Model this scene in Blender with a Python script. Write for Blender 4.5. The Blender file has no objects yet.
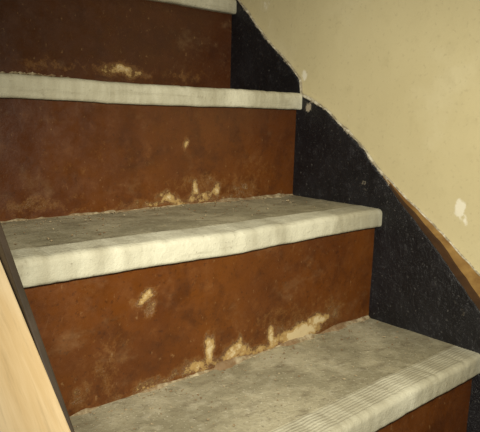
import bpy, math, random
import numpy as np
from mathutils import Vector, Matrix, noise
random.seed(3)
R=0.19; RUN=0.1915; N=0.013; T=0.030
XL=-0.615; XR=0.0
sc=bpy.context.scene
sc.view_settings.view_transform='Standard'
sc.view_settings.look='None'
sc.view_settings.exposure=0
def nz(x,y,z=0.0): return noise.noise(Vector((x,y,z)))
def fbm(x,y,z=0.0,o=4): return noise.fractal(Vector((x,y,z)),1.0,2.0,o)

# ---------------- node helpers
class M:
    def __init__(s,name,rough=.7,spec=.3):
        s.m=bpy.data.materials.new(name); s.m.use_nodes=True
        s.nt=s.m.node_tree; s.b=s.nt.nodes['Principled BSDF']
        s.b.inputs['Roughness'].default_value=rough
        s.b.inputs['Specular IOR Level'].default_value=spec
        s.tc=s.nt.nodes.new('ShaderNodeTexCoord').outputs['Object']
    def put(s,sock,v):
        if isinstance(v,bpy.types.NodeSocket): s.nt.links.new(v,sock)
        elif isinstance(v,tuple) and len(v)==3 and sock.type=='RGBA': sock.default_value=(*v,1)
        else: sock.default_value=v
    def noise(s,scale=5,detail=4,rough=.55,stretch=(1,1,1),off=(0,0,0),dist=0,rot=(0,0,0)):
        mp=s.nt.nodes.new('ShaderNodeMapping')
        src=s.tc
        if any(rot):
            m2=s.nt.nodes.new('ShaderNodeMapping'); s.nt.links.new(s.tc,m2.inputs[0]); m2.inputs['Rotation'].default_value=rot; src=m2.outputs[0]
        s.nt.links.new(src,mp.inputs[0])
        mp.inputs['Scale'].default_value=stretch; mp.inputs['Location'].default_value=off
        n=s.nt.nodes.new('ShaderNodeTexNoise'); s.nt.links.new(mp.outputs[0],n.inputs['Vector'])
        n.inputs['Scale'].default_value=scale; n.inputs['Detail'].default_value=detail
        n.inputs['Roughness'].default_value=rough; n.inputs['Distortion'].default_value=dist
        return n.outputs['Fac']
    def ramp(s,f,a,b,lo=0.,hi=1.):
        n=s.nt.nodes.new('ShaderNodeMapRange'); n.clamp=True; n.interpolation_type='SMOOTHSTEP'
        s.put(n.inputs[0],f); n.inputs[1].default_value=a; n.inputs[2].default_value=b
        n.inputs[3].default_value=lo; n.inputs[4].default_value=hi
        return n.outputs[0]
    def math(s,op,a,b=0.):
        n=s.nt.nodes.new('ShaderNodeMath'); n.operation=op
        s.put(n.inputs[0],a); s.put(n.inputs[1],b); return n.outputs[0]
    def mix(s,f,a,b):
        n=s.nt.nodes.new('ShaderNodeMix'); n.data_type='RGBA'
        s.put(n.inputs[0],f); s.put(n.inputs[6],a); s.put(n.inputs[7],b); return n.outputs[2]
    def attr(s,name):
        n=s.nt.nodes.new('ShaderNodeAttribute'); n.attribute_name=name; return n.outputs['Fac']
    def base(s,c): s.put(s.b.inputs['Base Color'],c)
    def bump(s,h,st=.3,d=.002):
        n=s.nt.nodes.new('ShaderNodeBump'); n.inputs['Strength'].default_value=st
        n.inputs['Distance'].default_value=d; s.put(n.inputs['Height'],h)
        s.nt.links.new(n.outputs[0],s.b.inputs['Normal'])

# tread
m=M('dusty_tread',.68,.25)
n1=m.noise(9,6,.65); n2=m.noise(60,5,.7); n3=m.noise(240,3,.6); n4=m.noise(22,5,.65,(1,2.2,1),(3,1,0))
c=m.mix(m.ramp(n1,.40,.60),(.42,.385,.27),(.27,.245,.165))
c=m.mix(m.ramp(n4,.52,.68,0,.6),c,(.19,.16,.105))
c=m.mix(m.ramp(n2,.5,.72,0,.45),c,(.55,.52,.40))
c=m.mix(m.ramp(m.noise(110,5,.75,(1,1,1),(4,4,4)),.57,.69,0,.6),c,(.14,.115,.07))
c=m.mix(m.ramp(n3,.59,.71,0,.55),c,(.12,.10,.07))
c=m.mix(m.ramp(m.noise(300,2,.5,(1,1,1),(9,9,9)),.64,.72,0,.6),c,(.66,.63,.5))
nf=m.attr('nose')
v1=m.noise(70,4,.6,(1,.15,.25)); v2=m.noise(9,4,.55,(1,.3,.4),(5,0,0)); v3=m.noise(60,4,.7,(.12,1,1),(5,2,0))
nc=m.mix(m.ramp(v1,.3,.7),(.46,.44,.335),(.38,.355,.26))
nc=m.mix(m.ramp(v2,.42,.62,0,.8),nc,(.66,.645,.52))
nc=m.mix(m.ramp(v3,.52,.7,0,.45),nc,(.27,.245,.17))
nc=m.mix(m.ramp(n2,.58,.76,0,.5),nc,(.22,.19,.13))
nc=m.mix(m.ramp(n3,.62,.74,0,.45),nc,(.22,.19,.13))
c=m.mix(nf,c,nc)
c=m.mix(m.math('MULTIPLY',m.attr('groove'),m.ramp(n4,.38,.6,.0,.55)),c,(.17,.145,.1))
m.base(c); m.bump(m.math('ADD',n2,m.math('MULTIPLY',n3,.5)),.5,.0022)
MT=m.m
# riser
m=M('worn_brown_paint',.4,.45)
n1=m.noise(5,5,.6); n2=m.noise(38,6,.7); n3=m.noise(200,3,.6); n6=m.noise(16,6,.7,(1,1,1),(9,3,1))
c=m.mix(m.ramp(n1,.35,.68),(.135,.040,.005),(.085,.023,.004))
c=m.mix(m.ramp(n6,.46,.68,0,.6),c,(.046,.013,.0035))
c=m.mix(m.ramp(n2,.52,.74,0,.5),c,(.18,.064,.011))
c=m.mix(m.ramp(n3,.58,.72,0,.5),c,(.04,.012,.004))
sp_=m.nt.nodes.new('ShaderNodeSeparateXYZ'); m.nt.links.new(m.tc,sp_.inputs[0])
upper_dim=m.ramp(sp_.outputs[2],-.05,.30,0,.68)   # weaker light on the upper risers, painted into their colour by height
c=m.mix(upper_dim,c,(.040,.0115,.0045))
dust=m.noise(150,4,.7,(1,1,.6),(1,5,2))
c=m.mix(m.ramp(dust,.63,.73,0,.45),c,(.32,.19,.08))
haze=m.noise(11,5,.7,(1,1,1.5),(2,8,4))
c=m.mix(m.ramp(haze,.54,.75,0,.22),c,(.34,.22,.11))
for rt_,of,am in ((.25,2,.14),(-.45,6,.12),(1.1,9,.08)):
    scr=m.noise(60,3,.6,(4,1,.5),(of,0,7),.4,(0,rt_,0))
    c=m.mix(m.ramp(scr,.69,.75,0,am),c,(.30,.17,.07))
pk=m.attr('peel')
k=m.math('ADD',pk,m.math('MULTIPLY',m.math('SUBTRACT',m.noise(85,7,.8),.5),1.9))
c=m.mix(m.ramp(k,.22,.6,0,.5),c,(.25,.12,.035))
c=m.mix(m.ramp(k,.60,.80,0,.8),c,(.44,.29,.11))
c=m.mix(m.ramp(k,.88,1.10,0,.85),c,(.62,.51,.31))
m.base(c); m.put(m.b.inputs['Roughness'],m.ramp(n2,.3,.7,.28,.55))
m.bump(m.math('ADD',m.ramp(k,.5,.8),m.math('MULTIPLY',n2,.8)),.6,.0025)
MR=m.m
# skirt
m=M('black_paint',.34,.45)
n1=m.noise(12,5,.65); n2=m.noise(50,6,.78); n3=m.noise(190,4,.65)
c=m.mix(m.ramp(n1,.35,.7),(.004,.004,.006),(.011,.011,.014))
c=m.mix(m.ramp(n2,.54,.70,0,.5),c,(.045,.045,.052))
c=m.mix(m.ramp(n3,.61,.70,0,.6),c,(.14,.135,.125))
k=m.math('ADD',m.attr('peel'),m.math('MULTIPLY',m.math('SUBTRACT',m.noise(110,5,.78),.5),1.6))
c=m.mix(m.ramp(k,.55,.8,0,.9),c,(.38,.33,.25))
m.base(c); m.bump(n2,.9,.004); MS=m.m
# plaster wall
m=M('cream_plaster',.6,.3)
n1=m.noise(2.2,5,.6); n2=m.noise(22,6,.65); n3=m.noise(160,3,.6); n7=m.noise(8,5,.6,(1,1,1),(3,3,3))
c=m.mix(m.ramp(n1,.3,.7),(.60,.53,.32),(.53,.46,.268))
c=m.mix(m.ramp(n7,.52,.72,0,.4),c,(.66,.60,.40))
c=m.mix(m.ramp(n2,.54,.76,0,.35),c,(.42,.36,.2))
c=m.mix(m.ramp(n3,.58,.72,0,.3),c,(.36,.3,.18))
k=m.math('ADD',m.attr('peel'),m.math('MULTIPLY',m.math('SUBTRACT',m.noise(60,6,.75,(1,1,.6)),.5),1.4))
c=m.mix(m.ramp(k,.45,.75,0,.7),c,(.82,.79,.68))
m.base(c); m.bump(m.math('ADD',n2,m.math('MULTIPLY',n3,.25)),.3,.003); MW=m.m
m=M('white_filler',.8,.2)
n2=m.noise(90,5,.7)
m.base(m.mix(m.ramp(n2,.35,.6),(.62,.58,.47),(.27,.23,.16))); m.bump(n2,.6,.002); MF=m.m
# woods
def wood(name,a,b,sc_,st):
    m=M(name,.5,.35)
    n1=m.noise(sc_,5,.6,st,(0,0,0),.3); n2=m.noise(sc_*5,4,.6,st)
    c=m.mix(m.ramp(n1,.35,.65),a,b); c=m.mix(m.ramp(n2,.5,.75,0,.35),c,tuple(x*.6 for x in b))
    m.base(c); m.bump(n2,.2,.001); return m.m
MWD=wood('pale_pine',(.74,.58,.36),(.62,.45,.24),22,(2.5,.2,.2))
MLT=wood('yellow_lath',(.36,.22,.07),(.18,.09,.025),40,(1,.35,.6))
MDK=wood('dark_stringer_paint',(.04,.03,.02),(.07,.05,.035),30,(1,.4,.4))
MFL=wood('floor_boards',(.22,.12,.05),(.15,.08,.03),12,(3,.3,1))
m=M('ceiling_paint',.85,.2); m.base(m.mix(m.noise(3),(.6,.56,.45),(.52,.48,.38))); MC=m.m

def obj(name,verts,faces,mat,parent=None,attrs=None,smooth=True):
    me=bpy.data.meshes.new(name); me.from_pydata(verts,[],faces); me.validate(clean_customdata=False)
    me.materials.append(mat)
    for p in me.polygons: p.use_smooth=smooth
    if attrs:
        for k,v in attrs.items():
            a=me.attributes.new(k,'FLOAT','POINT'); a.data.foreach_set('value',v)
    me.update()
    o=bpy.data.objects.new(name,me); sc.collection.objects.link(o)
    if parent: o.parent=parent
    return o
def gridfaces(nu,nv,off=0):
    return [(off+i*nv+j,off+(i+1)*nv+j,off+(i+1)*nv+j+1,off+i*nv+j+1) for i in range(nu-1) for j in range(nv-1)]
def box(name,x0,x1,y0,y1,z0,z1,mat,parent=None,bev=0):
    v=[(x,y,z) for x in (x0,x1) for y in (y0,y1) for z in (z0,z1)]
    f=[(0,1,3,2),(4,6,7,5),(0,4,5,1),(2,3,7,6),(0,2,6,4),(1,5,7,3)]
    return obj(name,v,f,mat,parent,smooth=False)

stair=bpy.data.objects.new('staircase',None); sc.collection.objects.link(stair)

# ---------------- treads
def tread(k,idx):
    zt=k*R; yb=k*RUN+.004; yf=(k-1)*RUN-N
    prof=[] # (y,z,nose,groove)
    band=.046
    L=(yb-yf)-band
    for i in range(34): prof.append((yb-L*i/33,zt,0,0))
    ns=60; rad=.008
    for i in range(1,ns+1):
        d=(band-rad)*i/ns; ph=d/.0046*2*math.pi
        g=.5-.5*math.cos(ph)
        prof.append((yf+band-d,zt+.0003-.00045*g,min(1,i/6),g*.7 if i<ns-1 else 0))
    for i in range(1,9):
        a=i/8*math.pi/2
        prof.append((yf+rad-rad*math.sin(a),zt-rad+rad*math.cos(a),1,0))
    for i in range(1,8):
        prof.append((yf-.0003*math.sin(i/8*math.pi),zt-rad-(T-rad-.004)*i/7,1,0))
    for i in range(1,6):
        a=i/5*math.pi/2
        prof.append((yf+.004-.004*math.cos(a),zt-T+.004-.004*math.sin(a),1,.4))
    prof.append(((k-1)*RUN+.004,zt-T,0,0))
    nx=180; vs=[];no=[];gr=[]
    for i in range(nx):
        x=XL+(XR-XL)*i/(nx-1)
        for (y,z,n_,g) in prof:
            f=max(0,min(1,(yf+.07-y)/.07))
            dz=.0016*fbm(x*7,y*7,k*3.1,3)+.0005*nz(x*60,y*60,k)
            dy=.0014*nz(x*6,k*5.3,1.7)*f+.0008*nz(x*70,z*60,k)*f
            if abs(z-zt)<.009 and n_>0: dz-=.0016*max(0,nz(x*55,k*7.,3)-.15)*f*2
            dz-=.0022*f*math.exp(-((x+.33)/.14)**2)
            if y>yb-.012 : dz+=.002*max(0,nz(x*25,k*2.,9))
            vs.append((x,y+dy,z+dz)); no.append(n_); gr.append(g)
    nv=len(prof); fs=gridfaces(nx,nv)
    return obj('tread_%d'%idx,vs,fs,MT,stair,{'nose':no,'groove':gr})
# ---------------- risers
spots={
 -1:[(-.174,.012,.052,.015,1.25),(-.135,.022,.03,.010,1.1),(-.238,.022,.009,.015,1.1),(-.225,.008,.025,.010,1.0),(-.306,.014,.022,.013,1.1),(-.30,.032,.008,.011,.9),(-.350,.028,.009,.020,1.1),(-.37,.010,.03,.010,.85),(-.452,.122,.012,.007,.95),(-.445,.105,.007,.011,.8),(-.50,.05,.02,.03,.4),(-.43,.006,.06,.008,.7),(-.54,.02,.01,.03,.5),(-.26,.005,.1,.008,.85),(-.1,.03,.03,.02,.55),(-.2,.04,.08,.02,.4)],
 0:[(-.283,.011,.020,.009,1.0),(-.30,.02,.012,.007,.8),(-.233,.022,.009,.016,1.0),(-.21,.012,.012,.01,.9),(-.19,.024,.012,.014,.95),(-.253,.10,.005,.010,.85),(-.13,.02,.03,.014,.6),(-.25,.005,.12,.007,.8),(-.5,.02,.05,.01,.45),(-.1,.05,.05,.03,.3),(-.4,.07,.1,.03,.2),(-.22,.035,.06,.015,.45)],
 1:[(-.26,.032,.03,.010,.95),(-.23,.026,.03,.008,.8),(-.4,.03,.05,.01,.4),(-.12,.03,.05,.01,.4)],
}
def riser(k,idx):
    y=k*RUN; z0=k*R-.004; z1=(k+1)*R-T+.003
    nx,nv=206,58; vs=[];pk=[]
    for i in range(nx):
        x=XL+(XR-XL)*i/(nx-1)
        for j in range(nv):
            z=z0+(z1-z0)*j/(nv-1); h=z-k*R
            p=.32*math.exp(-h/.020)+.12*fbm(x*14,z*14,k*7.7+2,4)
            wx=x+.010*nz(x*40,z*40,k+.3); wh=h+.008*nz(x*40,z*40,k+5.3)
            for (sx,sz,rx,rz,a) in spots.get(k,[]):
                q=((wx-sx)/rx)**2+((wh-sz)/rz)**2
                if q<9: p=max(p,a*math.exp(-q*.55))
            dy=-.0012*fbm(x*6,z*6,k*2.2,3)-.0006*max(0,p-.5)
            vs.append((x,y+dy,z)); pk.append(p)
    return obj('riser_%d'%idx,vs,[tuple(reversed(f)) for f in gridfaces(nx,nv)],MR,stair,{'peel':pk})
idx=1
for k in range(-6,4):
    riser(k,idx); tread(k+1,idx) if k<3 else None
    idx+=1
# ---------------- crumbling plaster fillet and grit
vs=[];fs=[]
for k in range(-2,3):
    y=k*RUN; nx=260; off=len(vs)
    for i in range(nx):
        x=XL+(XR-XL)*i/(nx-1)
        h=.0012+.0050*max(0,fbm(x*22,k*4.+1,0,4)+.10)
        if k==-1 and x>-.34: h+=.006*max(0,nz(x*18,3.3)+.30)
        if k==0 and x>-.25: h+=.004*max(0,nz(x*22,6.3)+.25)
        w=h*1.6+.002*max(0,nz(x*60,k*3.))
        z=k*R
        for (a,b) in ((-w,-.001),(-w*.6,h*.35),(-w*.25,h*.75),(-.0002,h),(.003,h)):
            vs.append((x,y+a+.0006*nz(x*150,a*400,k),z+b+.0006*nz(x*140,b*500,k+3)))
    fs+=[tuple(reversed(f)) for f in gridfaces(nx,5,off)]
m=M('dirt_crumbs',.85,.15); n2=m.noise(120,5,.7); n5=m.noise(20,4,.6)
c=m.mix(m.ramp(n2,.35,.65),(.46,.39,.26),(.22,.16,.09)); c=m.mix(m.ramp(n5,.42,.58,0,.85),c,(.20,.12,.06))
m.base(c); m.bump(n2,.6,.002); MDB=m.m
obj('crumbled_plaster_edge',vs,fs,MDB,stair)
vs=[];fs=[]
octf=[(0,2,4),(2,1,4),(1,3,4),(3,0,4),(2,0,5),(1,2,5),(3,1,5),(0,3,5)]
for k in (-1,0,1,2):
    for i in range(420):
        x=random.uniform(XL+.01,-.004)
        d=min(.13,random.expovariate(1/.022)) if random.random()<.55 else random.uniform(0,.14)
        y=k*RUN-.004-d; s=random.choice([.0005,.0007,.0010,.0015]) * random.uniform(.7,1.2)
        if random.random()<.03: s*=2
        z=k*R+s*.25+.001
        a=random.uniform(0,6.28); off=len(vs)
        for vx in ((1,0,0),(-1,0,0),(0,1,0),(0,-1,0),(0,0,1),(0,0,-1)):
            px=vx[0]*s*random.uniform(.8,2); py=vx[1]*s*random.uniform(.6,1.4); pz=vx[2]*s*random.uniform(.4,.9)
            vs.append((x+px*math.cos(a)-py*math.sin(a),y+px*math.sin(a)+py*math.cos(a),z+pz))
        fs+=[tuple(off+q for q in f) for f in octf]
for i in range(60):
    x=-.50+random.gauss(0,.028); y=.02+random.gauss(0,.012); s=random.uniform(.0015,.0035)
    z=R+.0015; off=len(vs)
    for vx in ((1,0,0),(-1,0,0),(0,1,0),(0,-1,0),(0,0,1),(0,0,-1)):
        vs.append((x+vx[0]*s*random.uniform(.8,1.8),y+vx[1]*s,z+vx[2]*s*random.uniform(.5,1.0)))
    fs+=[tuple(off+q for q in f) for f in octf]
obj('plaster_grit',vs,fs,MDB,stair,smooth=False)

# ---------------- black skirt on the right wall (top edge in y,z)
edge=[(-2.2,-1.94),(-.60,-.34),(-.385,-.125),(-.33,-.068),(-.276,-.019),(-.24,.016),(-.205,.050),(-.16,.093),(-.117,.127),(-.07,.160),(-.03,.178),(-.008,.185),(-.004,.214),(.05,.262),(.10,.303),(.177,.378),(.25,.448),(.9,1.09)]
def edge_z(y):
    b_=edge[-1][1]
    for (a,b),(c_,d) in zip(edge,edge[1:]):
        if a<=y<=c_: b_=b+(d-b)*(y-a)/(c_-a); break
    return b_+.0035*fbm(y*22,3.7,0,4)
ys=list(np.arange(-1.5,-.5,.02))+list(np.arange(-.5,.3,.003))+list(np.arange(.3,.88,.02))
vs=[];pk=[];nv=70
for y in ys:
    ze=edge_z(y)+.0022*nz(y*35,1.)+.0012*nz(y*110,4.)
    for j in range(nv):
        z=ze-.36*(j/(nv-1))**1.15
        d=ze-z
        p=.75*math.exp(-d/.004)+.10*fbm(y*16,z*16,8.,4)
        for (sy,sz,rr,a) in ((-.16,.035,.022,.55),(-.36,-.13,.02,.5),(-.42,-.17,.03,.65),(-.03,.165,.012,1.0),(-.02,.05,.02,.4),(-.35,-.18,.03,.45),(-.08,.09,.03,.35)):
            p=max(p,a*math.exp(-((y-sy)**2+(z-sz)**2)/rr**2))
        vs.append((0.0 if j else .003,y,z)); pk.append(p)
    vs.append((.008,y,ze+.0005)); pk.append(.9)
nn=nv+1
f=[]
for i in range(len(ys)-1):
    for j in range(nv-1): f.append((i*nn+j,i*nn+j+1,(i+1)*nn+j+1,(i+1)*nn+j))
    f.append((i*nn+nv,i*nn,(i+1)*nn,(i+1)*nn+nv))
obj('skirt_board',vs,f,MS,stair,{'peel':pk})

# ---------------- left stringer (dark) + pale capping board
def sloped(name,x0,x1,pts,thick,mat,parent=None,wob=0):
    vs=[];n=len(pts)
    for (y,z) in pts:
        vs+= [(x0,y,z),(x1,y,z),(x1,y,z-thick),(x0,y,z-thick)]
    f=[]
    for i in range(n-1):
        for j in range(4):
            a=i*4+j;b=i*4+(j+1)%4; f.append((a,b,b+4,a+4))
    f.append((3,2,1,0)); e=(n-1)*4; f.append((e,e+1,e+2,e+3))
    o=obj(name,vs,f,mat,parent,smooth=False)
    b=o.modifiers.new('b','BEVEL'); b.width=.0015; b.segments=2; b.limit_method='ANGLE'
    return o
yy=np.linspace(-1.3,.75,40)
sloped('stringer_board',-.6215,-.6145,[(y,y+.225+.001*nz(y*20,0)) for y in yy],.34,MDK,stair)
def cz(y):
    t=(y+.204)/(-.147); t=max(-.8,min(2.0,t)); return y+.208+.033*t
sloped('capping_board',-.705,-.6222,[(y,cz(y)) for y in yy],.045,MWD,stair)

# ---------------- right wall
YW=np.concatenate([np.arange(-2.4,-.7,.1),np.arange(-.7,.45,.006),np.arange(.45,1.7,.1)])
ZW=np.concatenate([np.arange(-1.16,-.3,.1),np.arange(-.3,.62,.006),np.arange(.62,2.25,.1),[2.2]])
vs=[];pk=[]
sp=[(-.335,.02,.008,.014,1.0),(-.345,-.0,.005,.008,.85),(-.01,.222,.007,.012,.95),(.10,.36,.02,.02,.55),(.13,.37,.03,.01,.55),(-.12,.15,.008,.008,.65),(.04,.31,.02,.03,.45),(.09,.33,.015,.025,.45),(-.24,.30,.03,.02,.3),(-.15,.32,.025,.02,.3)]
for y in YW:
    ez=edge_z(y)
    for z in ZW:
        d=abs(z-ez)
        p=.42*math.exp(-d/.008)+.08*fbm(y*9,z*9,1.,4)
        if -.7<y<.45:
            for (sy,sz,ry,rz,a) in sp:
                q=((y-sy)/ry)**2+((z-sz)/rz)**2
                if q<8:p=max(p,a*math.exp(-q*.6))
        vs.append((.0075+.0008*fbm(y*5,z*5,2.,3),y,z)); pk.append(p)
wr=obj('wall_right',vs,gridfaces(len(YW),len(ZW)),MW,None,{'peel':pk})
# lath exposed between skirt and plaster
def lw(y): return .001+.042*min(1.0,max(0,-.2-y)/.185)+.002*nz(y*40,8.)*min(1,max(0,-.2-y)/.03)
vs=[]
for i in range(160):
    y=-.200-.62*i/159
    lo=edge_z(y)-.004; hi=edge_z(y)+lw(y)+.0012*nz(y*60,2.)
    vs+=[(.0015,y,lo),(.0015,y,hi-.001),(.0068,y,hi)]
obj('lath_strip',vs,[(i*3+j,i*3+j+1,i*3+j+4,i*3+j+3) for i in range(159) for j in range(2)],MLT,wr,smooth=False)
vs=[]
for i in range(160):
    y=-.215-.60*i/159; e=edge_z(y)
    g=.014*min(1,(-.2-y)/.12)+.0015*nz(y*30,3.)
    for (x,z) in ((.0012,e-.003),(-.0012,e-.001),(-.0012,e+g),(.0012,e+g+.0015)): vs.append((x,y,z))
obj('lath_batten',vs,gridfaces(160,4),wood('brown_batten',(.07,.033,.012),(.04,.02,.009),40,(1,.35,.6)),wr,smooth=False)
# ragged filler bead along the skirt edge
vs=[]
Y=np.arange(-.75,.45,.0025)
for y in Y:
    e=edge_z(y); w=.0008+.0034*max(0,nz(y*30,7.)+.12)+.001*nz(y*150,2.)
    if y<-.2: w*=.7
    if -.06<y<-.004: w+=.002
    w=max(w,.0003)
    for a in range(5):
        t=a/4*math.pi
        vs.append((.006-.0055*math.sin(t)-.0006*nz(y*200,a*3.),y,e+.001-w*math.cos(t)))
obj('filler_bead',vs,gridfaces(len(Y),5),MF,wr)
# plaster edge ridge above lath
vs=[]
Y=np.arange(-.8,-.2,.003)
for y in Y:
    e=edge_z(y)+lw(y)
    for a in range(5):
        t=a/4*math.pi; r_=.0014+.0009*nz(y*90,5.)
        vs.append((.0075-.004*math.sin(t),y,e-r_*math.cos(t)))
obj('plaster_lip',vs,gridfaces(len(Y),5),MF,wr)

# ---------------- room
box('floor',-1.8,.0,-2.4,1.7,-1.16,-1.14,MFL)
box('wall_left',-1.85,-1.8,-2.4,1.7,-1.16,2.2,MW)
box('wall_back',-1.8,.0,1.65,1.7,-1.14,2.2,MW)
box('ceiling',-1.85,.02,-2.4,1.7,2.2,2.25,MC)
box('landing',XL,0,3*RUN+.0,1.65,3*R-.03+.0,3*R-.004,MFL,stair)

# ---------------- lights
def aim(o,loc,target):
    o.location=loc
    o.rotation_euler=(Vector(target)-Vector(loc)).to_track_quat('-Z','Y').to_euler()
l=bpy.data.lights.new('flash_lamp','SPOT'); l.energy=40; l.color=(1,.95,.79); l.spot_size=math.radians(86); l.spot_blend=1; l.shadow_soft_size=.025
o=bpy.data.objects.new('flash_lamp',l); sc.collection.objects.link(o); aim(o,(-.77,-.80,.25),(-.18,-.24,-.02))
l=bpy.data.lights.new('ceiling_lamp','AREA'); l.size=.3; l.energy=6; l.color=(1,.88,.66)
o=bpy.data.objects.new('ceiling_lamp',l); sc.collection.objects.link(o); aim(o,(-.8,-1.1,2.15),(-.3,-.3,0))
w=bpy.data.worlds.new('World'); sc.world=w; w.use_nodes=True
w.node_tree.nodes['Background'].inputs[0].default_value=(1,.93,.78,1)
w.node_tree.nodes['Background'].inputs[1].default_value=.18

# ---------------- camera
cx,cy,cz_,yaw,pit,rol,f=-0.8166,-0.765,0.1445,0.7293,-0.1675,0.0286,587.8
fw=Vector((math.sin(yaw)*math.cos(pit),math.cos(yaw)*math.cos(pit),math.sin(pit)))
rt=Vector((math.cos(yaw),-math.sin(yaw),0)); up=rt.cross(fw)
Rv=rt*math.cos(rol)+up*math.sin(rol); Uv=-rt*math.sin(rol)+up*math.cos(rol)
cd=bpy.data.cameras.new('camera'); co=bpy.data.objects.new('camera',cd); sc.collection.objects.link(co)
mt=Matrix((Rv,Uv,-fw)).transposed().to_4x4(); mt.translation=(cx,cy,cz_); co.matrix_world=mt
cd.sensor_fit='HORIZONTAL'; cd.sensor_width=36; cd.lens=f/480*36; cd.clip_start=.01
sc.camera=co
